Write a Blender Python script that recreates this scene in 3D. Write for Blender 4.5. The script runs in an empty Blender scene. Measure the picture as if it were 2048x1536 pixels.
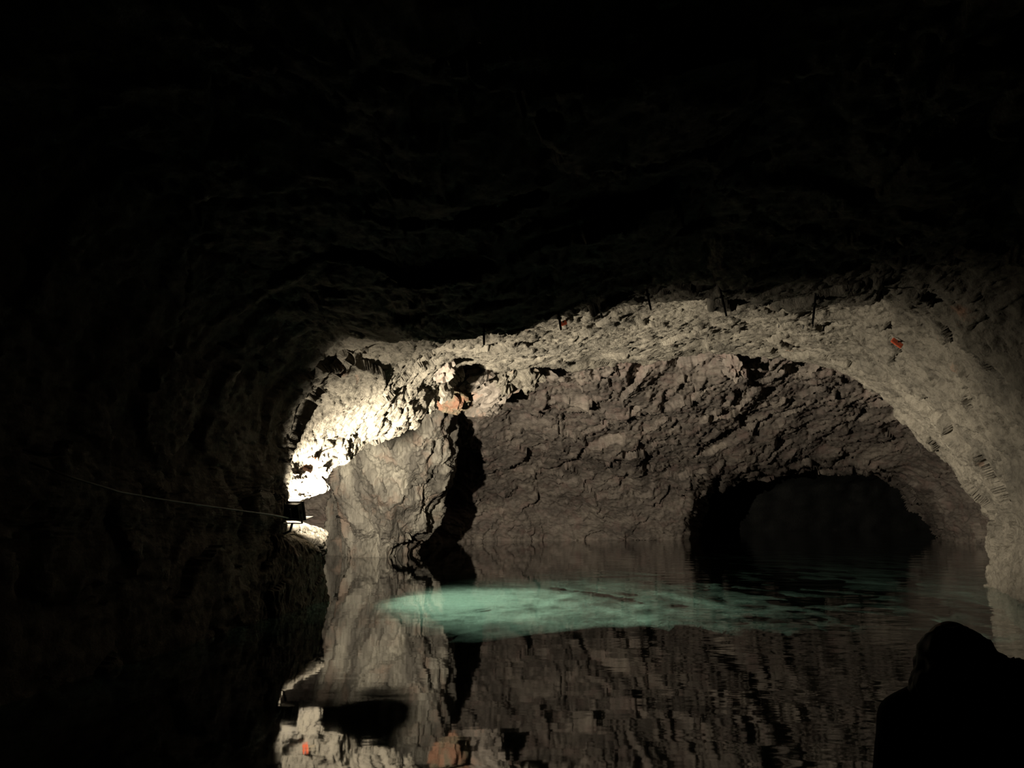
import bpy, bmesh, math, random
import numpy as np
from mathutils import Vector, Matrix

random.seed(7)
scene = bpy.context.scene
COL = scene.collection

# ------------------------------------------------------------------ camera
F_PX, CAM_Z = 1700.0, 1.3
PITCH = math.atan(0.1435)                  # the lake's horizon lies at row 1012
cam_data = bpy.data.cameras.new('camera')
cam_data.sensor_width = 36.0
cam_data.lens = F_PX / 2048.0 * 36.0
cam_data.clip_start = 0.05
cam_data.clip_end = 300
cam = bpy.data.objects.new('camera', cam_data)
cam.location = (0, 0, CAM_Z)
cam.rotation_euler = (math.pi / 2 + PITCH, 0, 0)
COL.objects.link(cam)
scene.camera = cam

# ------------------------------------------------------------------ world, exposure
world = bpy.data.worlds.new('world')
scene.world = world
world.use_nodes = True
world.node_tree.nodes['Background'].inputs[0].default_value = (0, 0, 0, 1)
world.node_tree.nodes['Background'].inputs[1].default_value = 0.0
vs = scene.view_settings
vs.view_transform = 'Standard'
vs.look = 'None'
vs.exposure = 0.0
vs.gamma = 1.0
vs.use_curve_mapping = False
scene.cycles.caustics_reflective = False
scene.cycles.caustics_refractive = False
scene.cycles.max_bounces = 6
scene.cycles.diffuse_bounces = 2
scene.cycles.sample_clamp_indirect = 1.0

LAMP_POWER = 10200.0
LAMP_COLOR = (1.0, 0.88, 0.69)
LAMP_LOC = Vector((-2.76, 10.95, 1.24))      # floodlight on the near left rock
LAMP_AIM = Vector((0.40, 0.88, 0.25))
UNDER_POWER = 950.0                          # lamp under the water

# ------------------------------------------------------------------ helpers
SP, CP = math.sin(PITCH), math.cos(PITCH)

def P(px, py, Y):
    """world point seen at photo pixel (px, py) at distance Y along the lake"""
    a = (px - 1024) / F_PX
    b = (768 - py) / F_PX
    dx, dy, dz = a, CP - b * SP, SP + b * CP
    s = Y / dy
    return np.array([dx * s, Y, CAM_Z + dz * s])

def Pz(px, z, Y):
    """world point at height z and distance Y whose column is px"""
    depth = Y * CP + (z - CAM_Z) * SP
    return np.array([(px - 1024) / F_PX * depth, Y, z])

def hash01(ix, iy, iz, seed):
    h = (ix.astype(np.int64) * 374761393 + iy.astype(np.int64) * 668265263 +
         iz.astype(np.int64) * 2147483647 + seed * 1274126177) & 0xFFFFFFFF
    h = ((h ^ (h >> 13)) * 1274126177) & 0xFFFFFFFF
    h = ((h ^ (h >> 16)) * 2246822519) & 0xFFFFFFFF
    h = h ^ (h >> 15)
    return (h & 0xFFFFFF).astype(np.float64) / 0xFFFFFF

def vnoise(p, seed=0):
    i = np.floor(p).astype(np.int64)
    f = p - i
    f = f * f * f * (f * (f * 6 - 15) + 10)
    out = 0
    for dx in (0, 1):
        wx = f[:, 0] if dx else 1 - f[:, 0]
        for dy in (0, 1):
            wy = f[:, 1] if dy else 1 - f[:, 1]
            for dz in (0, 1):
                wz = f[:, 2] if dz else 1 - f[:, 2]
                out = out + wx * wy * wz * hash01(i[:, 0] + dx, i[:, 1] + dy, i[:, 2] + dz, seed)
    return out * 2 - 1

def fbm(p, octaves=4, seed=0, gain=0.5):
    a, s, out = 1.0, 1.0, 0
    for k in range(octaves):
        out = out + a * vnoise(p * s + 17.3 * k, seed + k)
        a *= gain
        s *= 2.03
    return out

def facets(p, seed=0, tilt=0.9):
    """Voronoi blocks: every cell is a tilted flat facet, with a seam between cells"""
    i = np.floor(p).astype(np.int64)
    n = len(p)
    best = np.full(n, 9.0)
    second = np.full(n, 9.0)
    val = np.zeros(n)
    for dx in (-1, 0, 1):
        for dy in (-1, 0, 1):
            for dz in (-1, 0, 1):
                cx, cy, cz = i[:, 0] + dx, i[:, 1] + dy, i[:, 2] + dz
                rx = p[:, 0] - (cx + hash01(cx, cy, cz, seed))
                ry = p[:, 1] - (cy + hash01(cx, cy, cz, seed + 1))
                rz = p[:, 2] - (cz + hash01(cx, cy, cz, seed + 2))
                d = rx * rx + ry * ry + rz * rz
                m = d < best
                second = np.where(m, best, np.minimum(second, d))
                if m.any():
                    g = (hash01(cx[m], cy[m], cz[m], seed + 3) * 2 - 1)
                    gx = (hash01(cx[m], cy[m], cz[m], seed + 4) * 2 - 1)
                    gy = (hash01(cx[m], cy[m], cz[m], seed + 5) * 2 - 1)
                    gz = (hash01(cx[m], cy[m], cz[m], seed + 6) * 2 - 1)
                    val[m] = g * 0.6 + tilt * (gx * rx[m] + gy * ry[m] + gz * rz[m])
                    best = np.where(m, d, best)
    seam = np.sqrt(second) - np.sqrt(best)
    return val, seam

def pits(p, seed, dens=0.35, size=0.33):
    """1 inside scattered small hollows"""
    i = np.floor(p).astype(np.int64)
    out = np.zeros(len(p))
    for dx in (-1, 0, 1):
        for dy in (-1, 0, 1):
            for dz in (-1, 0, 1):
                cx, cy, cz = i[:, 0] + dx, i[:, 1] + dy, i[:, 2] + dz
                on = hash01(cx, cy, cz, seed + 3) < dens
                rx = p[:, 0] - (cx + hash01(cx, cy, cz, seed))
                ry = p[:, 1] - (cy + hash01(cx, cy, cz, seed + 1))
                rz = p[:, 2] - (cz + hash01(cx, cy, cz, seed + 2))
                d = np.sqrt(rx * rx + ry * ry + rz * rz)
                r = size * (0.4 + 0.6 * hash01(cx, cy, cz, seed + 4))
                out = np.maximum(out, np.where(on, np.clip(1 - d / r, 0, 1), 0))
    return out

def sstep(a, b, x):
    t = np.clip((x - a) / (b - a), 0, 1)
    return t * t * (3 - 2 * t)

def cr_axis(ctrl, t, axis):
    """Catmull-Rom interpolation of a control array along one axis at real index t"""
    ctrl = np.moveaxis(ctrl, axis, 0)
    n = ctrl.shape[0]
    i = np.clip(np.floor(t).astype(int), 0, n - 2)
    f = (t - i)
    f = f.reshape(-1, *([1] * (ctrl.ndim - 1)))
    p1, p2 = ctrl[i], ctrl[i + 1]
    p0 = np.where((i - 1 >= 0).reshape(f.shape), ctrl[np.maximum(i - 1, 0)], 2 * p1 - p2)
    p3 = np.where((i + 2 <= n - 1).reshape(f.shape), ctrl[np.minimum(i + 2, n - 1)], 2 * p2 - p1)
    k = 0.42
    m1, m2 = (p2 - p0) * k, (p3 - p1) * k
    f2, f3 = f * f, f * f * f
    out = (2 * f3 - 3 * f2 + 1) * p1 + (f3 - 2 * f2 + f) * m1 + (-2 * f3 + 3 * f2) * p2 + (f3 - f2) * m2
    return np.moveaxis(out, 0, axis)

def grid_normals(V):
    du = np.gradient(V, axis=0)
    dv = np.gradient(V, axis=1)
    n = np.cross(du, dv)
    l = np.linalg.norm(n, axis=2, keepdims=True)
    return n / np.maximum(l, 1e-9)

def link(o, parent=None):
    COL.objects.link(o)
    if parent is not None:
        o.parent = parent
    return o

def tag(o, label=None, cat=None, group=None, kind=None):
    if label: o['label'] = label
    if cat: o['category'] = cat
    if group: o['group'] = group
    if kind: o['kind'] = kind
    return o

def mesh_from(name, verts, faces, mat, parent=None, smooth=True):
    me = bpy.data.meshes.new(name)
    verts = np.asarray(verts, dtype=np.float32)
    faces = np.asarray(faces, dtype=np.int32)
    me.vertices.add(len(verts))
    me.vertices.foreach_set('co', verts.ravel())
    k = faces.shape[1]
    me.loops.add(faces.size)
    me.loops.foreach_set('vertex_index', faces.ravel())
    me.polygons.add(len(faces))
    me.polygons.foreach_set('loop_start', np.arange(0, faces.size, k, dtype=np.int32))
    me.update(calc_edges=True)
    me.validate()
    me.polygons.foreach_set('use_smooth', np.full(len(me.polygons), smooth))
    me.materials.append(mat)
    o = bpy.data.objects.new(name, me)
    return link(o, parent)

def grid_obj(name, V, mat, parent=None, keep=None):
    nu, nv = V.shape[:2]
    idx = np.arange(nu * nv).reshape(nu, nv)
    q = np.stack([idx[:-1, :-1], idx[1:, :-1], idx[1:, 1:], idx[:-1, 1:]], axis=-1)
    if keep is not None:
        q = q[keep]
    q = q.reshape(-1, 4)
    used = np.unique(q)
    remap = np.zeros(nu * nv, dtype=np.int64)
    remap[used] = np.arange(len(used))
    return mesh_from(name, V.reshape(-1, 3)[used], remap[q], mat, parent)

def bm_obj(name, bm, mat, parent=None, smooth=False):
    me = bpy.data.meshes.new(name)
    bm.normal_update()
    bm.to_mesh(me)
    bm.free()
    for p in me.polygons: p.use_smooth = smooth
    me.materials.append(mat)
    return link(bpy.data.objects.new(name, me), parent)

def add_box(bm, c, s, M=None, bevel=0.0):
    g = bmesh.ops.create_cube(bm, size=1.0)
    vs_ = g['verts']
    for v in vs_:
        v.co = Vector((v.co.x * s[0] + c[0], v.co.y * s[1] + c[1], v.co.z * s[2] + c[2]))
    if bevel:
        es = list({e for v in vs_ for e in v.link_edges})
        r = bmesh.ops.bevel(bm, geom=es, offset=bevel, segments=2, affect='EDGES')
        vs_ = list({v for f in r['faces'] for v in f.verts} | {v for v in vs_ if v.is_valid})
    if M is not None:
        for v in vs_:
            if v.is_valid: v.co = M @ v.co
    return vs_

def add_tube(bm, pts, radii, seg=8, caps=True):
    pts = [Vector(p) for p in pts]
    if not hasattr(radii, '__len__'): radii = [radii] * len(pts)
    rings = []
    up = Vector((0, 0, 1))
    for k, p in enumerate(pts):
        d = (pts[min(k + 1, len(pts) - 1)] - pts[max(k - 1, 0)]).normalized()
        a = d.cross(up)
        if a.length < 1e-3: a = d.cross(Vector((1, 0, 0)))
        a.normalize()
        b = d.cross(a).normalized()
        rings.append([bm.verts.new(p + (a * math.cos(t) + b * math.sin(t)) * radii[k])
                      for t in (2 * math.pi * q / seg for q in range(seg))])
    for r0, r1 in zip(rings[:-1], rings[1:]):
        for q in range(seg):
            bm.faces.new((r0[q], r0[(q + 1) % seg], r1[(q + 1) % seg], r1[q]))
    if caps:
        bm.faces.new(rings[0][::-1])
        bm.faces.new(rings[-1])

# ------------------------------------------------------------------ materials
def new_mat(name):
    m = bpy.data.materials.new(name)
    m.use_nodes = True
    nt = m.node_tree
    return m, nt, nt.nodes['Principled BSDF']

def ramp(nt, stops, src):
    r = nt.nodes.new('ShaderNodeValToRGB')
    while len(r.color_ramp.elements) < len(stops): r.color_ramp.elements.new(0.5)
    for e, (pos, c) in zip(r.color_ramp.elements, stops):
        e.position = pos
        e.color = (*c, 1)
    nt.links.new(src, r.inputs[0])
    return r.outputs[0]

def noise(nt, vec, scale, detail=4, rough=0.55):
    n = nt.nodes.new('ShaderNodeTexNoise')
    n.inputs['Scale'].default_value = scale
    n.inputs['Detail'].default_value = detail
    n.inputs['Roughness'].default_value = rough
    nt.links.new(vec, n.inputs['Vector'])
    return n.outputs['Fac']

def mix(nt, a, b, fac, mode='MIX'):
    m = nt.nodes.new('ShaderNodeMix')
    m.data_type = 'RGBA'
    m.blend_type = mode
    if isinstance(fac, float): m.inputs[0].default_value = fac
    else: nt.links.new(fac, m.inputs[0])
    for s, v in ((6, a), (7, b)):
        if isinstance(v, tuple): m.inputs[s].default_value = (*v, 1)
        else: nt.links.new(v, m.inputs[s])
    return m.outputs[2]

def rock_mat(name, dark, mid, light, stain=(0.36, 0.17, 0.10), stain_at=(0.62, 0.72), stretch=None, rough=0.82, bump=0.5, bscale=1.0):
    m, nt, b = new_mat(name)
    tc = nt.nodes.new('ShaderNodeTexCoord')
    vec = tc.outputs['Object']
    mp = nt.nodes.new('ShaderNodeMapping')
    if stretch:
        mp.inputs['Rotation'].default_value = stretch[0]
        mp.inputs['Scale'].default_value = stretch[1]
    nt.links.new(vec, mp.inputs[0])
    vec = mp.outputs[0]
    big = noise(nt, vec, 0.9, 5, 0.6)
    col = ramp(nt, [(0.30, dark), (0.48, mid), (0.68, light)], big)
    speck = noise(nt, vec, 7.0 * bscale, 6, 0.7)
    spc = ramp(nt, [(0.36, (0.45, 0.44, 0.43)), (0.55, (1, 1, 1))], speck)
    col = mix(nt, col, spc, 0.75, 'MULTIPLY')
    st = noise(nt, tc.outputs['Object'], 1.7, 4, 0.6)
    stm = ramp(nt, [(stain_at[0], (0, 0, 0)), (stain_at[1], (1, 1, 1))], st)
    sepf = nt.nodes.new('ShaderNodeMath')
    sepf.operation = 'MULTIPLY'
    sepf.inputs[1].default_value = 0.55
    nt.links.new(stm, sepf.inputs[0])
    col = mix(nt, col, stain, sepf.outputs[0])
    nt.links.new(col, b.inputs['Base Color'])
    b.inputs['Roughness'].default_value = rough
    b.inputs['Specular IOR Level'].default_value = 0.3
    n1 = noise(nt, vec, 14.0 * bscale, 8, 0.65)
    bp = nt.nodes.new('ShaderNodeBump')
    bp.inputs['Strength'].default_value = bump
    bp.inputs['Distance'].default_value = 0.05 / bscale
    nt.links.new(n1, bp.inputs['Height'])
    nt.links.new(bp.outputs[0], b.inputs['Normal'])
    return m

def plain_mat(name, c, rough=0.6, metal=0.0, spec=0.4, grain=30.0, var=0.25):
    m, nt, b = new_mat(name)
    tc = nt.nodes.new('ShaderNodeTexCoord')
    f = noise(nt, tc.outputs['Object'], grain, 4)
    lo = tuple(x * (1 - var) for x in c)
    hi = tuple(min(1, x * (1 + var)) for x in c)
    nt.links.new(ramp(nt, [(0.3, lo), (0.7, hi)], f), b.inputs['Base Color'])
    b.inputs['Roughness'].default_value = rough
    b.inputs['Metallic'].default_value = metal
    b.inputs['Specular IOR Level'].default_value = spec
    return m

M_ARCH = rock_mat('pale_arch_rock', (0.10, 0.092, 0.076), (0.165, 0.15, 0.122), (0.235, 0.215, 0.175), stain_at=(0.68, 0.80), bump=0.9)
M_FAR = rock_mat('brown_layered_rock', (0.12, 0.104, 0.092), (0.215, 0.186, 0.162), (0.31, 0.27, 0.228), stain=(0.20, 0.13, 0.115),
                 stain_at=(0.50, 0.70), stretch=((0.0, -0.8, 0.0), (0.7, 0.45, 1.5)))
M_PILLAR = rock_mat('streaked_pillar_rock', (0.05, 0.045, 0.038), (0.125, 0.115, 0.098), (0.32, 0.30, 0.25), stain=(0.21, 0.15, 0.115),
                    stain_at=(0.52, 0.66), stretch=((0, 0.12, 0), (1.6, 1.0, 0.35)))
M_TUNNEL_SHADE = rock_mat('tunnel_shade_rock', (0.006, 0.007, 0.006), (0.010, 0.011, 0.010), (0.015, 0.016, 0.014), stain_at=(0.9, 1.0), rough=0.7)  # near-black tone puts the tunnel's shade into the rock colour
M_BED = rock_mat('silty_lake_bed', (0.22, 0.24, 0.20), (0.40, 0.42, 0.35), (0.55, 0.56, 0.48), stain_at=(0.8, 0.9), bscale=0.5)
M_ORANGE_ROCK = rock_mat('iron_stained_rock', (0.15, 0.125, 0.08), (0.21, 0.18, 0.12), (0.26, 0.235, 0.175), stain=(0.26, 0.075, 0.035), stain_at=(0.50, 0.60))
M_PINK_ROCK = rock_mat('pinkish_rock', (0.13, 0.11, 0.095), (0.19, 0.165, 0.14), (0.26, 0.23, 0.20), stain_at=(0.6, 0.72))
M_IRON = plain_mat('dark_iron', (0.012, 0.011, 0.010), 0.6, 0.3)
M_BLACK = plain_mat('black_enamel', (0.006, 0.006, 0.006), 0.35, 0.0, 0.5)
M_ORANGE = plain_mat('orange_paint', (0.50, 0.10, 0.045), 0.5)
M_CREAM = plain_mat('cream_plastic', (0.65, 0.55, 0.38), 0.5)
M_CABLE = plain_mat('grey_rubber_cable', (0.09, 0.085, 0.07), 0.6)
M_BOAT = plain_mat('dark_boat_paint', (0.012, 0.013, 0.013), 0.6, 0, 0.3, 12)
M_WOOD = plain_mat('dark_bench_wood', (0.02, 0.015, 0.010), 0.7, 0, 0.3, 10)
M_CLOTH = plain_mat('black_jacket_cloth', (0.007, 0.007, 0.008), 0.9, 0, 0.1, 60)
M_HAIR = plain_mat('dark_hair', (0.006, 0.005, 0.004), 0.7, 0, 0.2, 80)
M_SKIN = plain_mat('skin', (0.45, 0.30, 0.22), 0.6, 0, 0.3, 20, 0.1)
M_SCARF = plain_mat('pale_grey_cloth', (0.62, 0.60, 0.62), 0.9, 0, 0.2, 40)

def lens_mat():
    m, nt, b = new_mat('lamp_glass')
    b.inputs['Base Color'].default_value = (0.8, 0.75, 0.6, 1)
    b.inputs['Roughness'].default_value = 0.2
    b.inputs['Emission Color'].default_value = (*LAMP_COLOR, 1)
    b.inputs['Emission Strength'].default_value = 12.0
    return m
M_LENS = lens_mat()

def water_mat():
    m = bpy.data.materials.new('lake_water')
    m.use_nodes = True
    nt = m.node_tree
    nt.nodes.clear()
    out = nt.nodes.new('ShaderNodeOutputMaterial')
    tc = nt.nodes.new('ShaderNodeTexCoord')
    mp = nt.nodes.new('ShaderNodeMapping')
    mp.inputs['Scale'].default_value = (0.8, 1.6, 1)
    nt.links.new(tc.outputs['Object'], mp.inputs[0])
    n = noise(nt, mp.outputs[0], 1.3, 3, 0.45)
    # calm on the left, faint ripples where the boat's wake runs on the right
    sep = nt.nodes.new('ShaderNodeSeparateXYZ')
    nt.links.new(tc.outputs['Object'], sep.inputs[0])
    mr = nt.nodes.new('ShaderNodeMapRange')
    mr.inputs['From Min'].default_value = 0.5
    mr.inputs['From Max'].default_value = 3.5
    mr.inputs['To Min'].default_value = 0.15
    mr.inputs['To Max'].default_value = 1.0
    nt.links.new(sep.outputs['X'], mr.inputs['Value'])
    bp = nt.nodes.new('ShaderNodeBump')
    bp.inputs['Distance'].default_value = 0.010
    nt.links.new(mr.outputs[0], bp.inputs['Strength'])
    nt.links.new(n, bp.inputs['Height'])
    fr = nt.nodes.new('ShaderNodeFresnel')
    fr.inputs['IOR'].default_value = 1.333
    gl = nt.nodes.new('ShaderNodeBsdfGlossy')
    gl.inputs['Roughness'].default_value = 0.03
    gl.inputs['Color'].default_value = (1, 1, 1, 1)
    rf = nt.nodes.new('ShaderNodeBsdfRefraction')
    rf.inputs['IOR'].default_value = 1.333
    rf.inputs['Roughness'].default_value = 0.0
    rf.inputs['Color'].default_value = (0.58, 0.79, 0.69, 1)
    mx = nt.nodes.new('ShaderNodeMixShader')
    for s in (fr, gl, rf): nt.links.new(bp.outputs[0], s.inputs['Normal'])
    nt.links.new(fr.outputs[0], mx.inputs[0])
    nt.links.new(rf.outputs[0], mx.inputs[1])
    nt.links.new(gl.outputs[0], mx.inputs[2])
    nt.links.new(mx.outputs[0], out.inputs[0])
    return m
M_WATER = water_mat()

# ------------------------------------------------------------------ rock displacement
def rotated(p, R, S):
    q = p @ np.array(Matrix.Rotation(R[1], 3, 'Y')).T
    return q * np.array(S)

def rock_disp(p, amp=1.0, R=(0, 0.35, 0), S=(1, 1, 1), seed=0, fine=True, fold=0.0, flute=0.0):
    q = rotated(p, R, S)
    w = np.stack([fbm(q * 0.9, 3, seed + 90), fbm(q * 0.9 + 31, 3, seed + 95), fbm(q * 0.9 + 57, 3, seed + 99)], 1)
    qw = q + 0.35 * w
    d = 0.10 * fbm(q * 0.55, 3, seed)
    if flute:
        d = d + flute * (1 - 2 * np.abs(fbm(q * np.array([0.8, 0.8, 0.45]), 3, seed + 150)))
    if fold:
        d = d + fold * fbm(q * np.array([0.18, 0.3, 0.75]), 3, seed + 140)
    v, s = facets(qw * 1.15, seed + 11)
    d = d + 0.115 * v - 0.02 * (1 - sstep(0, 0.12, s))
    v, s = facets(qw * 3.1 + 7.7, seed + 23)
    d = d + 0.040 * v - 0.006 * (1 - sstep(0, 0.10, s))
    if fine:
        v, s = facets(qw * 8.0 + 3.3, seed + 37)
        d = d + 0.022 * v
        d = d - 0.11 * pits(qw * 2.6, seed + 51, 0.34, 0.30)
        d = d - 0.05 * pits(qw * 6.0, seed + 57, 0.28, 0.32)
        d = d + 0.018 * fbm(q * 16, 3, seed + 70)
    return amp * d

def displace(V, amp, **kw):
    N = grid_normals(V)
    sh = V.shape
    d = rock_disp(V.reshape(-1, 3), 1.0, **kw).reshape(sh[0], sh[1], 1)
    if not hasattr(amp, 'shape'): amp = np.full(sh[:2], amp)
    return V + N * d * amp[..., None]

# ------------------------------------------------------------------ near chamber and rock arch (one lofted shell, cut into walls and ceiling)
# every station runs from the camera's chamber (L) over the lit band (M) to the inner edge (I)
def spec(t):
    return P(*t[1:]) if t[0] == 'p' else Pz(*t[1:])
ST = [
    # L                      M                       I                        step
    (('z', 470, -1.8, 9.8), ('z', 590, -1.8, 11.1), ('z', 655, -1.8, 12.2), 0.0),
    (('z', 500, 0.0, 9.9),  ('z', 600, 0.0, 11.2),  ('z', 655, 0.0, 12.2), 0.0),
    (('p', 525, 1100, 10.1), ('p', 600, 1095, 11.2), ('p', 652, 1090, 12.0), 0.0),
    (('p', 535, 1068, 10.4), ('p', 598, 1068, 11.7), ('p', 646, 1066, 12.4), 0.0),
    (('p', 545, 1040, 10.4), ('p', 572, 1040, 11.2), ('p', 575, 1040, 11.6), 0.0),
    (('p', 547, 1003, 10.5), ('p', 574, 1003, 11.25), ('p', 579, 1003, 11.6), 0.0),
    (('p', 556, 984, 10.9), ('p', 604, 986, 11.9), ('p', 645, 984, 12.3), 0.0),
    (('p', 572, 905, 11.0), ('p', 620, 915, 12.0), ('p', 672, 938, 12.6), 0.0),
    (('p', 605, 795, 11.0), ('p', 680, 845, 12.4), ('p', 742, 895, 13.4), 0.0),
    (('p', 680, 705, 11.0), ('p', 765, 785, 12.5), ('p', 836, 842, 14.0), 0.0),
    (('p', 800, 680, 10.5), ('p', 838, 735, 12.5), ('p', 858, 770, 14.4), 0.25),
    (('p', 895, 674, 9.9),  ('p', 905, 702, 12.4), ('p', 925, 724, 15.0), 0.7),
    (('p', 1010, 665, 9.8), ('p', 1020, 702, 12.8), ('p', 1030, 740, 16.0), 1.0),
    (('p', 1150, 632, 9.8), ('p', 1150, 682, 13.0), ('p', 1150, 738, 16.6), 1.0),
    (('p', 1290, 599, 9.8), ('p', 1290, 662, 13.0), ('p', 1290, 735, 16.6), 1.0),
    (('p', 1440, 601, 9.8), ('p', 1440, 650, 12.8), ('p', 1440, 708, 16.2), 1.0),
    (('p', 1580, 604, 9.8), ('p', 1580, 655, 12.7), ('p', 1590, 722, 15.9), 0.9),
    (('p', 1730, 596, 9.7), ('p', 1705, 665, 12.6), ('p', 1712, 752, 15.6), 0.5),
    (('p', 1870, 620, 9.4), ('p', 1810, 735, 12.5), ('p', 1800, 840, 15.3), 0.1),
    (('p', 1990, 700, 9.1), ('p', 1905, 830, 12.5), ('p', 1886, 918, 15.2), 0.0),
    (('p', 2080, 830, 8.8), ('p', 1985, 930, 12.4), ('p', 1930, 985, 15.2), 0.0),
    (('p', 2150, 980, 8.5), ('p', 2035, 1030, 12.1), ('p', 1976, 1014, 14.8), 0.0),
    (('z', 2190, 0.6, 8.5), ('z', 2042, 0.6, 11.9), ('z', 1974, 0.6, 14.5), 0.0),
    (('z', 2200, 0.0, 8.5), ('z', 2045, 0.0, 11.75), ('z', 1968, 0.0, 14.3), 0.0),
    (('z', 2200, -1.8, 8.5), ('z', 2040, -1.8, 11.8), ('z', 1960, -1.8, 14.2), 0.0),
]
center = np.array([0.6, 0, 1.0])
rows = []
for (l, m, i_, st) in ST:
    L, M_, I = spec(l), spec(m), spec(i_)
    out = np.array([I[0] - 0.9, 0, max(I[2] - 0.6, 0.0) * 1.6])
    out = out / np.linalg.norm(out)
    outL = np.array([L[0] * 0.5, 0, max(L[2] - 1.0, 0.0)])
    outL = outL / max(np.linalg.norm(outL), 1e-6)
    n0 = np.array([L[0] * 1.30, -6.0, L[2] + 0.5 * (L[2] > 0.5)])
    n1 = np.array([L[0] * 1.25, -1.0, L[2] + 0.4 * (L[2] > 0.5)])
    n2 = np.array([L[0] * 1.18, 4.0, L[2] + 0.28 * (L[2] > 0.5)])
    n3 = np.array([L[0] * 1.06, 8.0, L[2] + 0.10 * (L[2] > 0.5)])
    L2 = L * (1 - 0.18) + M_ * 0.18
    L2 = (1 - st) * L2 + st * (L + np.array([0, 0.55, 0.0]) + outL * 0.50)
    L3 = (1 - st) * (L * 0.62 + M_ * 0.38) + st * (L * 0.45 + M_ * 0.55 + outL * 0.12)
    MI = 0.5 * (M_ + I) + 0.0
    b1 = I + np.array([0, 0.35, 0]) + out * 0.45
    b2 = I + np.array([0, 1.2, 0]) + out * 1.3
    b3 = I + np.array([0, 3.0, 0]) + out * 2.4
    rows.append([n0, n1, n2, n3, L, L2, L3, M_, MI, I, b1, b2, b3])
C = np.array(rows)                                   # stations x rows x 3
NU = 940
tu = np.linspace(0, len(ST) - 1, NU)
tv = np.concatenate([np.linspace(0, 2, 46)[:-1], np.linspace(2, 3, 70)[:-1], np.linspace(3, 4, 50)[:-1], np.linspace(4, 5, 40)[:-1],
                     np.linspace(5, 9, 250)[:-1], np.linspace(9, 12, 70)])
V = cr_axis(cr_axis(C, tu, 0), tv, 1)
amp = np.ones(V.shape[:2])
amp *= (0.85 + 0.15 * sstep(6.0, 11.0, tu))[:, None]
V = displace(V, -amp * 0.9, R=(0, 0.35, 0), seed=3)
cut1 = int(NU * 9.6 / (len(ST) - 1))
cut2 = int(NU * 17.4 / (len(ST) - 1))
wall_left = grid_obj('wall_left', V[:cut1 + 1], M_ARCH)
tag(wall_left, 'pale rough left rock wall curving up into the arch', None, None, 'structure')
ceiling = grid_obj('ceiling', V[cut1:cut2 + 1], M_ARCH)
tag(ceiling, 'rough rock ceiling with a dark lip above the lit vault', None, None, 'structure')
wall_right = grid_obj('wall_right', V[cut2:], M_ARCH)
tag(wall_right, 'pale pitted right arch leg coming down to the water', None, None, 'structure')

SHELL = V.reshape(-1, 3)
_dep = SHELL[:, 1] * CP + (SHELL[:, 2] - CAM_Z) * SP
_okm = _dep > 1.0
SHELL, _dep = SHELL[_okm], _dep[_okm]
SH_PX = 1024 + F_PX * SHELL[:, 0] / _dep
SH_PY = 768 - F_PX * (-SHELL[:, 1] * SP + (SHELL[:, 2] - CAM_Z) * CP) / _dep
def surf_y(px, py, r=7.0):
    """distance of the nearest rock of the shell around a photo position"""
    m = (np.abs(SH_PX - px) < r) & (np.abs(SH_PY - py) < r)
    return float(SHELL[m, 1].min()) if m.any() else surf_y(px, py, r * 2)

# ------------------------------------------------------------------ far vault and back wall with the tunnel mouth
COLS = [560, 700, 860, 960, 1100, 1250, 1380, 1500, 1650, 1800, 1900, 1980, 2120]
ROWS = [620, 690, 740, 790, 840, 900, 960, 1020, 1078]
YT = np.array([
    # 620   690   740   790   840   900   960  1020  1078
    [15.5, 17.0, 19.0, 21.0, 23.0, 25.0, 26.5, 27.5, 28.0],   # 560
    [15.5, 17.0, 19.0, 21.0, 23.0, 25.5, 27.0, 28.0, 28.5],   # 700
    [15.8, 17.0, 18.2, 20.0, 22.5, 25.5, 28.0, 29.5, 30.0],   # 860
    [16.2, 17.2, 18.2, 20.0, 22.8, 26.2, 29.0, 31.0, 31.8],   # 960
    [16.6, 17.4, 18.4, 20.6, 23.4, 27.0, 30.0, 31.8, 32.8],   # 1100
    [16.8, 17.6, 18.8, 21.2, 24.0, 27.6, 30.5, 32.2, 33.2],   # 1250
    [17.0, 17.8, 19.2, 21.8, 24.8, 28.4, 31.0, 32.6, 33.6],   # 1380
    [17.0, 18.0, 19.8, 22.4, 25.6, 29.4, 32.0, 33.6, 34.6],   # 1500
    [17.0, 18.2, 20.2, 22.8, 26.2, 30.2, 33.0, 34.6, 35.0],   # 1650
    [17.0, 18.2, 20.2, 22.6, 25.8, 29.6, 32.4, 34.0, 34.6],   # 1800
    [17.0, 18.0, 19.8, 22.0, 24.6, 27.6, 30.0, 31.2, 31.6],   # 1900
    [17.0, 18.0, 19.4, 21.2, 23.2, 25.4, 27.0, 28.0, 28.4],   # 1980
    [17.0, 18.0, 19.0, 20.4, 21.8, 23.2, 24.4, 25.0, 25.2],   # 2120
])
NPX, NPY = 660, 330
pxs = np.linspace(COLS[0], COLS[-1], NPX)
pys = np.concatenate([np.linspace(ROWS[0], ROWS[-1], NPY - 40)])
tx = np.interp(pxs, COLS, np.arange(len(COLS)))
ty = np.interp(pys, ROWS, np.arange(len(ROWS)))
YY = cr_axis(cr_axis(YT[..., None], tx, 0), ty, 1)[..., 0]
PX, PY = np.meshgrid(pxs, pys, indexing='ij')
HOLE = np.array([(1376, 1120), (1379, 1080), (1386, 1042), (1402, 992), (1424, 962), (1466, 946), (1520, 940), (1580, 931),
                 (1640, 927), (1692, 931), (1742, 945), (1786, 964), (1812, 988), (1842, 1010), (1870, 1036), (1886, 1062), (1889, 1080), (1889, 1120)], float)

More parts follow.
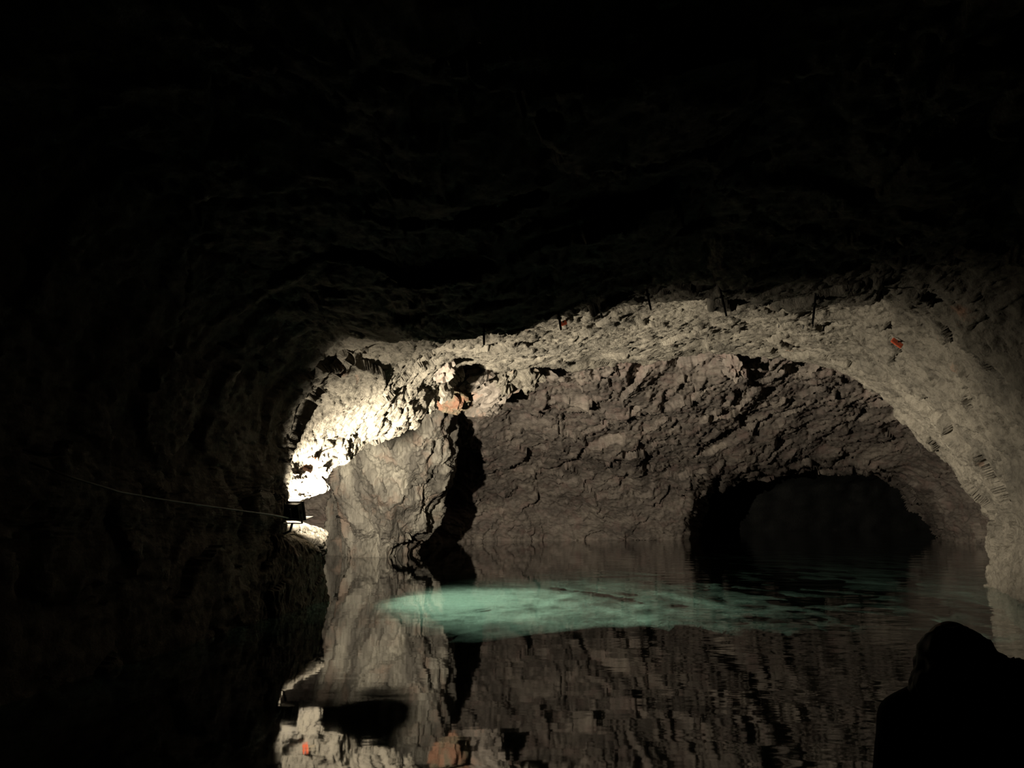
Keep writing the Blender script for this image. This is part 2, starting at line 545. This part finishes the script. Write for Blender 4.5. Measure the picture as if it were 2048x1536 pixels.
def poly_sd(px, py, poly):
    """signed distance in pixels, negative inside"""
    d = np.full(px.shape, 1e9)
    inside = np.zeros(px.shape, bool)
    n = len(poly)
    for k in range(n):
        a, b = poly[k], poly[(k + 1) % n]
        ex, ey = b - a
        wx, wy = px - a[0], py - a[1]
        t = np.clip((wx * ex + wy * ey) / (ex * ex + ey * ey), 0, 1)
        d = np.minimum(d, (wx - t * ex) ** 2 + (wy - t * ey) ** 2)
        c = ((a[1] <= py) & (b[1] > py)) | ((b[1] <= py) & (a[1] > py))
        xi = a[0] + (py - a[1]) / (ey if abs(ey) > 1e-9 else 1e-9) * ex
        inside ^= c & (px < xi)
    d = np.sqrt(d)
    return np.where(inside, -d, d)

SD = poly_sd(PX, PY, HOLE)
wob = 5.0 * fbm(np.stack([PX.ravel() / 26, PY.ravel() / 18, 0 * PX.ravel()], 1), 3, 5).reshape(PX.shape)
SDW = SD + wob
YY = YY + 1.2 * sstep(26, 0, SDW) ** 1.5 + 2.5 * sstep(2, -14, SDW)      # the mouth's rim turns inwards
A = (PX - 1024) / F_PX
B = (768 - PY) / F_PX
S_ = YY / (CP - B * SP)
W = np.stack([A * S_, YY, CAM_Z + (SP + B * CP) * S_], axis=-1)
# continue below the water, straight down
last = W[:, -1:, :]
down = np.concatenate([np.concatenate([last[..., :2], last[..., 2:] * (1 - t) + (-2.2) * t], axis=-1) for t in np.linspace(0.05, 1, 40)], axis=1)
W = np.concatenate([W, down], axis=1)
SDX = np.concatenate([SDW, np.repeat(SDW[:, -1:], 40, axis=1)], axis=1)
W = displace(W, 1.35, R=(0, -0.80, 0), S=(0.62, 0.42, 1.15), seed=41, fold=0.10)
keep = (np.minimum.reduce([SDX[:-1, :-1], SDX[1:, :-1], SDX[1:, 1:], SDX[:-1, 1:]]) > -14)
wall_back = grid_obj('wall_back', W, M_FAR, None, keep)
tag(wall_back, 'brown layered rock wall sloping down to a low tunnel mouth', None, None, 'structure')

# dark chamber behind the tunnel mouth
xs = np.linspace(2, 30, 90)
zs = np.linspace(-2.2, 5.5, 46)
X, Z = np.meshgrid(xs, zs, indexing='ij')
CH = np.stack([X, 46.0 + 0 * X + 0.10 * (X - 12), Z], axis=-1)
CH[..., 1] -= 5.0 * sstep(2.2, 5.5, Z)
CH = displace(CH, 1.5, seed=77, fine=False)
wall_tunnel = grid_obj('wall_tunnel', CH, M_TUNNEL_SHADE)
tag(wall_tunnel, 'rock at the end of the tunnel, darkened in colour for the shade there', None, None, 'structure')

# ------------------------------------------------------------------ rock pillar behind the left leg of the arch
PIL = []
for (z, cx_l, y_l, cx_f, y_f, cx_r, y_r) in [
        (-2.2, 650, 23.6, 742, 22.0, 850, 23.0),
        (0.0, 662, 23.4, 735, 22.2, 812, 22.8),
        (0.7, 664, 23.2, 742, 21.8, 846, 22.4),
        (1.5, 664, 23.0, 750, 21.3, 868, 21.8),
        (2.4, 662, 22.8, 760, 20.6, 882, 21.0),
        (3.2, 660, 22.4, 765, 19.8, 886, 20.2),
        (4.0, 662, 21.6, 775, 18.8, 888, 19.2),
        (4.8, 680, 20.6, 790, 17.6, 900, 18.0)]:
    l, f_, r_ = Pz(cx_l, z, y_l), Pz(cx_f, z, y_f), Pz(cx_r, z, y_r)
    PIL.append([l + np.array([0.55, 4.2, 0]), l + np.array([0.0, 1.7, 0]), l, 0.5 * (l + f_) + np.array([-0.1, -0.38, 0]), f_,
                0.5 * (f_ + r_) + np.array([0.10, -0.32, 0]), r_, r_ + np.array([-0.02, 1.5, 0]), r_ + np.array([-0.55, 4.2, 0])])
PC = np.array(PIL)
VP = cr_axis(cr_axis(PC, np.linspace(0, 7, 300), 0), np.linspace(0, 8, 330), 1)
VP = displace(VP, -1.15, R=(0, 0.10, 0), S=(1.7, 1.2, 0.5), seed=128, flute=0.16)
rock_pillar = grid_obj('rock_pillar', VP, M_PILLAR)
tag(rock_pillar, 'broad streaked rock pillar standing in the lake left of the back wall', 'pillar', None, 'structure')

# ------------------------------------------------------------------ lake bed and water
bx = np.linspace(-12, 18, 260)
by = np.linspace(-8, 50, 420)
BX, BY = np.meshgrid(bx, by, indexing='ij')
q = np.stack([BX.ravel(), BY.ravel(), 0 * BX.ravel()], 1)
fv, fs = facets(q * 0.55, 201)
BZ = -1.65 + 0.10 * fbm(q * 0.35, 4, 210).reshape(BX.shape) + 0.10 * fv.reshape(BX.shape) + 0.06 * fbm(q * 1.8, 4, 215).reshape(BX.shape)
edge = 10.1 + 0.03 * np.maximum(BX, 0) + 0.5 * np.sin(BX * 0.9) + 0.35 * fbm(q * np.array([0.6, 0.1, 1]), 2, 220).reshape(BX.shape)
BZ = BZ - 2.6 * sstep(0.6, -1.2, BY - edge)         # the bed drops off towards the boat
BZ = BZ - 0.9 * sstep(2.2, 8.0, BX)                  # and deepens towards the right leg
floor = grid_obj('floor', np.stack([BX, BY, BZ], -1), M_BED)
tag(floor, 'pale silty lake bed glowing teal under the water', None, None, 'structure')

hd = Vector((0.646, 0.763, 0)).normalized()          # the boat's heading
rt = Vector((hd.y, -hd.x, 0))
bm = bmesh.new()
outer = [bm.verts.new((x, y, 0)) for x, y in ((-12, -8), (30, -8), (30, 50), (-12, 50))]
side_ = [(-3.2, 0.86), (-1.5, 0.93), (0.5, 0.95), (2.4, 0.92), (3.4, 0.78), (4.1, 0.45), (4.5, 0.06)]
inner = [bm.verts.new(hd * y - rt * w * 0.94) for y, w in side_] + [bm.verts.new(hd * y + rt * w * 0.94) for y, w in side_[::-1]]
es = []
for loop in (outer, inner):
    for k in range(len(loop)): es.append(bm.edges.new((loop[k], loop[(k + 1) % len(loop)])))
bmesh.ops.triangle_fill(bm, use_beauty=True, use_dissolve=False, edges=es)
for f in bm.faces:
    f.normal_update()
    if f.normal.z < 0: f.normal_flip()
lake = bm_obj('lake_water', bm, M_WATER)
tag(lake, 'still dark teal lake water mirroring the cave walls', 'water', None, 'stuff')

# ------------------------------------------------------------------ single rocks broken out of the vault
def rock_mesh(name, r, seed, squash=(1, 1, 1), sub=4):
    bm = bmesh.new()
    bmesh.ops.create_icosphere(bm, subdivisions=sub, radius=1.0)
    co = np.array([v.co[:] for v in bm.verts])
    p = co * 1.2 + seed * 3.71
    v1, _ = facets(p * 0.9, seed + 400, 1.1)
    v2, _ = facets(p * 2.6, seed + 430, 1.0)
    k = 1 + 0.42 * v1 + 0.14 * v2 + 0.06 * fbm(p * 4, 3, seed)
    co = co * k[:, None] * np.array(squash) * r
    for v, c in zip(bm.verts, co): v.co = c
    me = bpy.data.meshes.new(name)
    bm.to_mesh(me)
    bm.free()
    for pl in me.polygons: pl.use_smooth = False
    return me

def add_rock(px, py, Y, r, seed, mat, parent, squash=(1, 1, 1), rot=(0, 0, 0), name='rock'):
    me = rock_mesh(name, r, seed, squash)
    me.materials.append(mat)
    o = bpy.data.objects.new(name, me)
    o.location = P(px, py, Y)
    o.rotation_euler = rot
    return link(o, parent)

ROCKS = [  # px, py, Y, r, material, squash, roll
    (928, 772, 17.9, 0.42, M_ORANGE_ROCK, (0.7, 0.8, 1.2), 0.25),
    (900, 800, 17.2, 0.30, M_ORANGE_ROCK, (1.0, 0.8, 0.8), 0.6),
    (945, 745, 16.2, 0.36, M_PINK_ROCK, (1.3, 1, 0.8), -0.3),
    (985, 770, 17.0, 0.38, M_PINK_ROCK, (0.8, 1, 1.2), 0.2),
    (905, 742, 15.2, 0.26, M_ARCH, (1.4, 1, 0.6), -0.5),
    (872, 770, 14.4, 0.24, M_ARCH, (0.7, 1, 1.2), 0.5),
    (850, 800, 14.2, 0.20, M_ARCH, (0.7, 1, 1.3), 0.7),
    (880, 735, 13.6, 0.20, M_PINK_ROCK, (1, 1, 0.8), 0.4),
    (1010, 750, 16.6, 0.34, M_ARCH, (0.7, 1, 1.3), -0.35),
    (1045, 745, 16.8, 0.30, M_ARCH, (1.2, 1, 0.8), -0.6),
    (960, 800, 18.5, 0.40, M_PINK_ROCK, (1.2, 1, 0.7), 0.3),
    (1462, 728, 18.2, 0.30, M_FAR, (1.4, 1, 0.6), -0.5),
]
for k, (px, py, Y, r, m_, sq, roll) in enumerate(ROCKS):
    add_rock(px, py, Y, r, 11 + k, m_, ceiling, sq, (0.2 * k, roll, 0.4 * k))

# ------------------------------------------------------------------ floodlight on the left rock
aim = LAMP_AIM.normalized()
side = aim.cross(Vector((0, 0, 1))).normalized()
upv = side.cross(aim).normalized()
ROTM = Matrix((side, aim, upv)).transposed()          # local x = side, y = beam, z = up
lamp = bpy.data.objects.new('floodlight', None)
lamp.location = LAMP_LOC
lamp.rotation_euler = ROTM.to_euler()
link(lamp)
tag(lamp, 'black box floodlight fixed low on the bright left rock', 'lamp')
bm = bmesh.new()
prof = [(-0.15, 0.085, 0.075), (-0.10, 0.125, 0.105), (-0.01, 0.135, 0.115)]
rings = []
for (y, hx, hz) in prof:
    rings.append([bm.verts.new((sx * hx, y, sz * hz)) for sx, sz in ((-1, -1), (1, -1), (1, 1), (-1, 1))])
for r0, r1 in zip(rings[:-1], rings[1:]):
    for q_ in range(4): bm.faces.new((r0[q_], r0[(q_ + 1) % 4], r1[(q_ + 1) % 4], r1[q_]))
bm.faces.new(rings[0][::-1])
bmesh.ops.recalc_face_normals(bm, faces=bm.faces)
housing = bm_obj('housing', bm, M_BLACK, lamp)
for k in range(5):
    bm = bmesh.new()
    add_box(bm, (-0.07 + 0.035 * k, -0.165, 0), (0.006, 0.05, 0.14))
    bm_obj('cooling_fin', bm, M_BLACK, housing)
bm = bmesh.new()
for (c, s) in (((0, 0, 0.115), (0.29, 0.025, 0.018)), ((0, 0, -0.115), (0.29, 0.025, 0.018)),
               ((0.137, 0, 0), (0.018, 0.025, 0.23)), ((-0.137, 0, 0), (0.018, 0.025, 0.23))):
    add_box(bm, c, s)
bm_obj('front_frame', bm, M_BLACK, lamp)
bm = bmesh.new()
add_box(bm, (0, 0.08, -0.118), (0.29, 0.16, 0.008))  # added plate, keeps the beam off the low rock beside the lamp
bm_obj('added_visor', bm, M_BLACK, lamp)
bm = bmesh.new()
add_box(bm, (0, -0.004, 0), (0.256, 0.006, 0.212))
bm_obj('lens', bm, M_LENS, lamp)
bm = bmesh.new()
add_box(bm, (0.155, -0.09, -0.05), (0.008, 0.03, 0.17))
add_box(bm, (-0.155, -0.09, -0.05), (0.008, 0.03, 0.17))
add_box(bm, (0, -0.09, -0.138), (0.318, 0.03, 0.008))
bracket = bm_obj('bracket', bm, M_IRON, lamp)
for s in (-1, 1):
    bm = bmesh.new()
    add_tube(bm, [(s * 0.150, -0.09, 0), (s * 0.18, -0.09, 0)], 0.016, 10)
    bm_obj('bracket_bolt', bm, M_IRON, bracket)
bm = bmesh.new()
add_tube(bm, [(0, -0.09, -0.14), (-0.05, -0.09, -0.24), (-0.22, -0.05, -0.30)], 0.016, 8)
bm_obj('wall_arm', bm, M_IRON, lamp)
ld = bpy.data.lights.new('floodlight_beam', 'SPOT')
ld.energy = LAMP_POWER
ld.color = LAMP_COLOR
ld.spot_size = math.radians(170)
ld.spot_blend = 1.0
ld.shadow_soft_size = 0.05
# reflector: a flat wide beam, weaker the steeper it leaves the lamp
ld.use_nodes = True
lnt = ld.node_tree
lem = lnt.nodes['Emission']
lgeo = lnt.nodes.new('ShaderNodeNewGeometry')
lsep = lnt.nodes.new('ShaderNodeSeparateXYZ')
lnt.links.new(lgeo.outputs['Incoming'], lsep.inputs[0])
lmr = lnt.nodes.new('ShaderNodeMapRange')
lmr.inputs['From Min'].default_value = -1.0
lmr.inputs['From Max'].default_value = 1.0
lnt.links.new(lsep.outputs['Z'], lmr.inputs['Value'])
def gz(e): return (math.sin(math.radians(e)) + 1) / 2
beam = ramp(lnt, [(gz(-40), (0.01,) * 3), (gz(-12), (0.14,) * 3), (gz(-4), (0.85,) * 3), (gz(8), (1,) * 3), (gz(16), (0.64,) * 3),
                  (gz(27), (0.58,) * 3), (gz(38), (0.32,) * 3), (gz(55), (0.07,) * 3)], lmr.outputs[0])
lnt.links.new(beam, lem.inputs['Strength'])
lo = bpy.data.objects.new('floodlight_beam', ld)
lo.location = (0, 0.03, 0)
lo.rotation_euler = (math.pi / 2, 0, 0)                # spot shines along local -Z -> lamp +Y
link(lo, lamp)

# cable running from the floodlight along the dark wall to the left
bm = bmesh.new()
pts = [P(a, b, surf_y(a, b, 14.0) - 0.10) for a, b in ((60, 925), (150, 957), (240, 984), (330, 1000), (420, 1013), (500, 1024), (545, 1030))] + [P(578, 1036, 10.8)]
add_tube(bm, pts, 0.009, 6)
cable = bm_obj('power_cable', bm, M_CABLE, None, True)
tag(cable, 'thin grey cable running left from the black floodlight', 'cable')

# ------------------------------------------------------------------ iron rods hanging from the ceiling lip
RODS = [
    (968, 668, 984 - 16, 690, 'short iron rod at the left end of the ceiling lip above bright rock'),
    (1118, 640, 1122, 660, 'short iron rod on the lip just left of the orange ceiling marker'),
    (1199, 620, 1204, 636, 'small iron rod on the lip between orange marker and the lip peak'),
    (1294, 592, 1302, 620, 'iron rod hanging at the highest peak of the ceiling lip'),
    (1442, 594, 1453, 632, 'longest iron rod hanging right of the lip peak'),
    (1630, 610, 1625, 648, 'iron rod leaning left, rightmost on the ceiling lip'),
]
for (x0, y0, x1, y1, lab) in RODS:
    yr = surf_y(x0, y0 - 8, 5.0) - 0.02
    a, b = Vector(P(x0, y0 - 8, yr)), Vector(P(x1, y1, yr - 0.03))
    root = bpy.data.objects.new('iron_rod', None)
    root.location = a
    link(root)
    tag(root, lab, 'rod', 'iron rods along the ceiling lip')
    bm = bmesh.new()
    d = b - a
    add_tube(bm, [Vector((0, 0, 0)) - d * 0.5, d * 0.5, d], [0.014, 0.014, 0.011], 8)
    bm_obj('shaft', bm, M_IRON, root)
    bm = bmesh.new()
    add_tube(bm, [d * 0.12, d * 0.2], 0.028, 8)
    bm_obj('washer', bm, M_IRON, root)

for (px, py, lab) in ((1552, 656, 'small bent iron hook in the lit vault, left of the pair'), (1600, 658, 'small bent iron hook in the lit vault, right of the pair')):
    yr = surf_y(px, py, 5.0)
    root = bpy.data.objects.new('iron_hook', None)
    root.location = P(px, py, yr)
    link(root)
    tag(root, lab, 'hook', 'bent iron hooks in the vault')
    bm = bmesh.new()
    add_tube(bm, [(0.20, 0.10, 0.10), (0.10, -0.10, 0.085), (0.04, -0.12, 0.07)], 0.014, 8)
    bm_obj('shaft', bm, M_IRON, root, True)
    bm = bmesh.new()
    add_tube(bm, [(0.04, -0.12, 0.07), (0.02, -0.12, 0.04), (0.0, -0.12, -0.02)], [0.014, 0.014, 0.010], 8)
    bm_obj('tip', bm, M_IRON, root, True)

# ------------------------------------------------------------------ orange markers
def marker(px, py, Y, w, h, roll, stick, lab):
    root = bpy.data.objects.new('orange_marker', None)
    root.location = P(px, py, surf_y(px, py) - 0.03)
    root.rotation_euler = (0, roll, 0)
    link(root)
    tag(root, lab, 'marker', 'orange markers on the rock')
    bm = bmesh.new()
    add_box(bm, (0, 0, 0), (w, 0.03, h), None, 0.008)
    bm_obj('plate', bm, M_ORANGE, root)
    bm = bmesh.new()
    add_tube(bm, [(0, -0.03, h * 0.25), (0, 0.2, h * 0.25)], 0.012, 8)
    bm_obj('bolt', bm, M_IRON, root)
    if stick:
        bm = bmesh.new()
        add_tube(bm, [(w * 0.3, 0, 0.01), (w * 0.3 + 0.12, -0.01, 0.0)], [0.012, 0.008], 8)
        bm_obj('pin', bm, M_CREAM, root)
marker(630, 923, 11.3, 0.075, 0.10, 0.2, True, 'orange marker with a pale pin on the bright rock above the floodlight')
marker(1127, 646, 10.6, 0.09, 0.06, -0.4, False, 'orange marker tucked under the dark ceiling lip')
marker(1794, 686, 11.3, 0.17, 0.075, 0.65, False, 'red orange marker on the shoulder of the right arch leg')

# ------------------------------------------------------------------ underwater lamp
UL = Vector((-1.7, 13.8, -0.18))
ul = bpy.data.objects.new('underwater_lamp', None)
ul.location = UL
uaim = (Vector((0.3, 13.7, -1.65)) - UL).normalized()
us = uaim.cross(Vector((0, 0, 1))).normalized()
uu = us.cross(uaim).normalized()
ul.rotation_euler = Matrix((us, uaim, uu)).transposed().to_euler()
link(ul)
tag(ul, 'sunken lamp lighting the lake bed teal beside the pillar', 'lamp')
bm = bmesh.new()
add_tube(bm, [(0, -0.16, 0), (0, -0.12, 0), (0, -0.01, 0)], [0.03, 0.065, 0.075], 14)
bm_obj('housing', bm, M_IRON, ul)
bm = bmesh.new()
add_tube(bm, [(0, -0.10, 0), (0, -0.12, -0.4), (0, -0.12, -1.2)], 0.015, 8)
bm_obj('stake', bm, M_IRON, ul)
ud = bpy.data.lights.new('underwater_beam', 'SPOT')
ud.energy = UNDER_POWER
ud.color = (0.84, 1.0, 0.88)
ud.spot_size = math.radians(146)
ud.spot_blend = 1.0
ud.shadow_soft_size = 0.05
uo = bpy.data.objects.new('underwater_beam', ud)
uo.location = (0, 0.02, 0)
uo.rotation_euler = (math.pi / 2, 0, 0)
link(uo, ul)

# ------------------------------------------------------------------ boat
boat = bpy.data.objects.new('tour_boat', None)
boat.location = (0, 0, 0)
boat.rotation_euler = (0, 0, math.atan2(hd.y, hd.x) - math.pi / 2)   # local y = heading
link(boat)
tag(boat, 'dark flat passenger boat filling the lower right corner', 'boat')
def hull_ring(y, w, zk):
    return [(-w, y, 0.36), (-w * 0.93, y, 0.0), (-w * 0.75, y, zk), (0, y, zk - 0.03), (w * 0.75, y, zk), (w * 0.93, y, 0.0), (w, y, 0.36)]
bm = bmesh.new()
rings = []
for (y, w, zk) in ((-3.2, 0.86, -0.18), (-1.5, 0.93, -0.2), (0.5, 0.95, -0.2), (2.4, 0.92, -0.2), (3.4, 0.78, -0.16), (4.1, 0.45, -0.05), (4.5, 0.06, -0.02)):
    rings.append([bm.verts.new(c) for c in hull_ring(y, w, zk)])
for r0, r1 in zip(rings[:-1], rings[1:]):
    for q_ in range(6): bm.faces.new((r0[q_], r0[q_ + 1], r1[q_ + 1], r1[q_]))
bm.faces.new(rings[0])
bmesh.ops.solidify(bm, geom=bm.faces[:], thickness=0.03)
hull = bm_obj('hull', bm, M_BOAT, boat, False)
for s in (-1, 1):
    bm = bmesh.new()
    add_tube(bm, [(s * w, y, 0.37) for (y, w) in ((-3.2, 0.86), (-1.5, 0.93), (0.5, 0.95), (2.4, 0.92), (3.4, 0.78), (4.1, 0.45), (4.5, 0.06))], 0.028, 8)
    bm_obj('gunwale', bm, M_BOAT, boat, True)
for y in (-2.0, -0.55, 0.9, 2.3):
    bm = bmesh.new()
    add_box(bm, (0, y, 0.20), (1.66, 0.34, 0.04), None, 0.008)
    add_box(bm, (-0.5, y, 0.02), (0.05, 0.28, 0.34))
    add_box(bm, (0.5, y, 0.02), (0.05, 0.28, 0.34))
    bm_obj('bench', bm, M_WOOD, boat)
bm = bmesh.new()
add_box(bm, (0, 0.0, -0.155), (1.35, 6.2, 0.03))
bm_obj('floorboard', bm, M_WOOD, boat)

# ------------------------------------------------------------------ passenger seen from behind
HEAD = Vector(P(1915, 1346, 2.12))
def skin_body(name, pts, edges, mat, parent, root=0, sub=2):
    me = bpy.data.meshes.new(name)
    me.from_pydata([p[0] for p in pts], edges, [])
    o = bpy.data.objects.new(name, me)
    link(o, parent)
    o.modifiers.new('skin', 'SKIN')
    for k, p in enumerate(pts):
        sv = me.skin_vertices[0].data[k]
        r = p[1]
        sv.radius = r if hasattr(r, '__len__') else (r, r)
        sv.use_root = (k == root)
    o.modifiers['skin'].use_smooth_shade = True
    m_ = o.modifiers.new('sub', 'SUBSURF')
    m_.levels = m_.render_levels = sub
    me.materials.append(mat)
    return o
person = bpy.data.objects.new('person', None)
SEAT_Z = 0.22
person.location = (HEAD.x, HEAD.y, SEAT_Z)
person.rotation_euler = (0, 0, -0.12)
link(person)
tag(person, 'person with dark hair and black jacket sitting in the boat, seen from behind', 'person')
hz = HEAD.z - SEAT_Z               # head centre above the seat
sh = hz - 0.13                     # shoulder height
def capsule(bm, a, b, ra, rb, flat=1.0, seg=16):
    a, b = Vector(a), Vector(b)
    d = b - a
    L = max(d.length, 1e-5)
    prof = [(-math.cos(t) * ra, math.sin(t) * ra) for t in np.linspace(0.05, math.pi / 2, 6)]
    prof += [(L + math.sin(t) * rb, math.cos(t) * rb) for t in np.linspace(0, math.pi / 2 - 0.05, 6)]
    z = d.normalized()
    x = z.orthogonal().normalized()
    y = z.cross(x)
    rings = []
    for (h, r) in prof:
        ring = []
        for q_ in range(seg):
            t = 2 * math.pi * q_ / seg
            p = z * h + (x * math.cos(t) + y * math.sin(t)) * r
            p = a + Vector((p.x, p.y * flat, p.z))
            ring.append(bm.verts.new(p))
        rings.append(ring)
    for r0, r1 in zip(rings[:-1], rings[1:]):
        for q_ in range(seg): bm.faces.new((r0[q_], r0[(q_ + 1) % seg], r1[(q_ + 1) % seg], r1[q_]))
    bm.faces.new(rings[0][::-1])
    bm.faces.new(rings[-1])
LEG = Matrix.Rotation(-0.58, 3, 'Z')
bm = bmesh.new()
capsule(bm, (0, 0, 0.16), (0, 0, hz - 0.24), 0.155, 0.17, 0.72)            # trunk
capsule(bm, (-0.05, 0.0, hz - 0.17), (0.05, 0.0, hz - 0.15), 0.12, 0.12, 0.85)
capsule(bm, (0, 0, hz - 0.13), (0, 0.015, hz - 0.03), 0.085, 0.06)          # neck
capsule(bm, (-0.03, 0, hz - 0.085), (-0.125, 0, hz - 0.115), 0.085, 0.07)   # shoulders
capsule(bm, (0.03, 0, hz - 0.06), (0.155, 0.01, hz - 0.055), 0.09, 0.082)
capsule(bm, (-0.125, 0, hz - 0.12), (-0.16, 0.04, hz - 0.36), 0.068, 0.055) # arms
capsule(bm, (-0.16, 0.04, hz - 0.36), (-0.13, 0.24, hz - 0.42), 0.052, 0.036)
capsule(bm, (0.155, 0.01, hz - 0.06), (0.19, 0.06, hz - 0.33), 0.075, 0.055)
capsule(bm, (0.19, 0.06, hz - 0.33), (0.13, 0.25, hz - 0.41), 0.052, 0.036)
for sx in (-1, 1):
    capsule(bm, LEG @ Vector((sx * 0.09, 0.03, 0.10)), LEG @ Vector((sx * 0.11, 0.42, 0.10)), 0.09, 0.065)
    capsule(bm, LEG @ Vector((sx * 0.11, 0.42, 0.10)), LEG @ Vector((sx * 0.11, 0.46, -0.27)), 0.062, 0.042)
    capsule(bm, LEG @ Vector((sx * 0.11, 0.46, -0.30)), LEG @ Vector((sx * 0.11, 0.60, -0.31)), 0.042, 0.034)
body = bm_obj('body', bm, M_CLOTH, person, True)
rm = body.modifiers.new('fuse', 'REMESH')
rm.mode = 'VOXEL'
rm.voxel_size = 0.014
rm.use_smooth_shade = True
sm = body.modifiers.new('smooth', 'SMOOTH')
sm.factor = 0.6
sm.iterations = 8
# head with a face on the far side
def blob(name, c, s, mat, parent, seed=0, rough=0.0, sub=4, fn=None):
    bm = bmesh.new()
    bmesh.ops.create_icosphere(bm, subdivisions=sub, radius=1.0)
    co = np.array([v.co[:] for v in bm.verts])
    k = 1 + rough * fbm(co * 3.0 + seed, 4, seed + 600)
    co = co * k[:, None]
    if fn is not None: co = fn(co)
    co = co * np.array(s) + np.array(c)
    for v, q_ in zip(bm.verts, co): v.co = q_
    return bm_obj(name, bm, mat, parent, True)
def face_shape(co):
    z, y, x = co[:, 2].copy(), co[:, 1].copy(), co[:, 0].copy()
    taper = 1 - 0.25 * sstep(0.1, -1.0, z)
    co = co.copy()
    co[:, 0] *= taper
    nose = np.exp(-((x / 0.16) ** 2 + ((z + 0.15) / 0.22) ** 2)) * (y > 0)
    co[:, 1] += 0.22 * nose
    for s in (-1, 1):
        eye = np.exp(-(((x - s * 0.36) / 0.16) ** 2 + ((z - 0.05) / 0.10) ** 2)) * (y > 0)
        co[:, 1] -= 0.10 * eye
        ear = np.exp(-(((x - s * 0.98) / 0.2) ** 2 + ((y + 0.05) / 0.16) ** 2 + ((z) / 0.22) ** 2))
        co[:, 0] += s * 0.14 * ear
    mouth = np.exp(-((x / 0.3) ** 2 + ((z + 0.52) / 0.06) ** 2)) * (y > 0)
    co[:, 1] -= 0.05 * mouth
    return co
head = blob('head', (0, 0.02, hz), (0.075, 0.095, 0.118), M_SKIN, person, 1, 0.0, 5, face_shape)
def hair_shape(co):
    co = co.copy()
    z, y = co[:, 2], co[:, 1]
    w = 1 + 0.55 * sstep(0.2, -1.0, z)
    co[:, 0] *= w
    co[:, 2] = np.where(z < 0, z * 1.35, z)
    face = sstep(0.25, 0.75, y) * sstep(0.55, 0.1, z)
    co[:, 1] -= 0.75 * face * np.maximum(y - 0.1, 0)
    return co
blob('hair', (0, -0.012, hz - 0.008), (0.104, 0.112, 0.118), M_HAIR, head, 4, 0.09, 5, hair_shape)
# hands resting on the knees, each with palm and five fingers
for s in (-1, 1):
    w_ = Vector((s * 0.13, 0.245, hz - 0.415))
    k_ = LEG @ Vector((s * 0.115, 0.40, 0.205))
    d = (k_ - w_).normalized()
    right = d.cross(Vector((0, 0, 1))).normalized()
    hp = [(w_, 0.026), (w_ + d * 0.05, (0.036, 0.016)), (w_ + d * 0.085, (0.040, 0.014))]
    he = [(0, 1), (1, 2)]
    for q_, ln in enumerate((0.070, 0.080, 0.074, 0.058)):
        off = right * ((q_ - 1.5) * 0.021)
        b0 = w_ + d * 0.095 + off
        hp += [(b0, 0.009), (b0 + d * ln * 0.5, 0.0085), (b0 + d * ln * 0.85 + Vector((0, 0, -0.02)), 0.0075)]
        n_ = len(hp)
        he += [(2, n_ - 3), (n_ - 3, n_ - 2), (n_ - 2, n_ - 1)]
    t0 = w_ + d * 0.04 - right * s * 0.035
    hp += [(t0, 0.011), (t0 + d * 0.03 - right * s * 0.022, 0.010), (t0 + d * 0.058 - right * s * 0.03, 0.008)]
    n_ = len(hp)
    he += [(1, n_ - 3), (n_ - 3, n_ - 2), (n_ - 2, n_ - 1)]
    skin_body('hand', hp, he, M_SKIN, person, 0, 1)

# pale crumpled cloth on the right shoulder
sc = blob('scarf', (0, 0, 0), (0.026, 0.02, 0.016), M_SCARF, person, 9, 0.5, 4)
loc = person.matrix_basis.inverted() @ Vector(P(2026, 1334, 1.88))
sc.location = loc
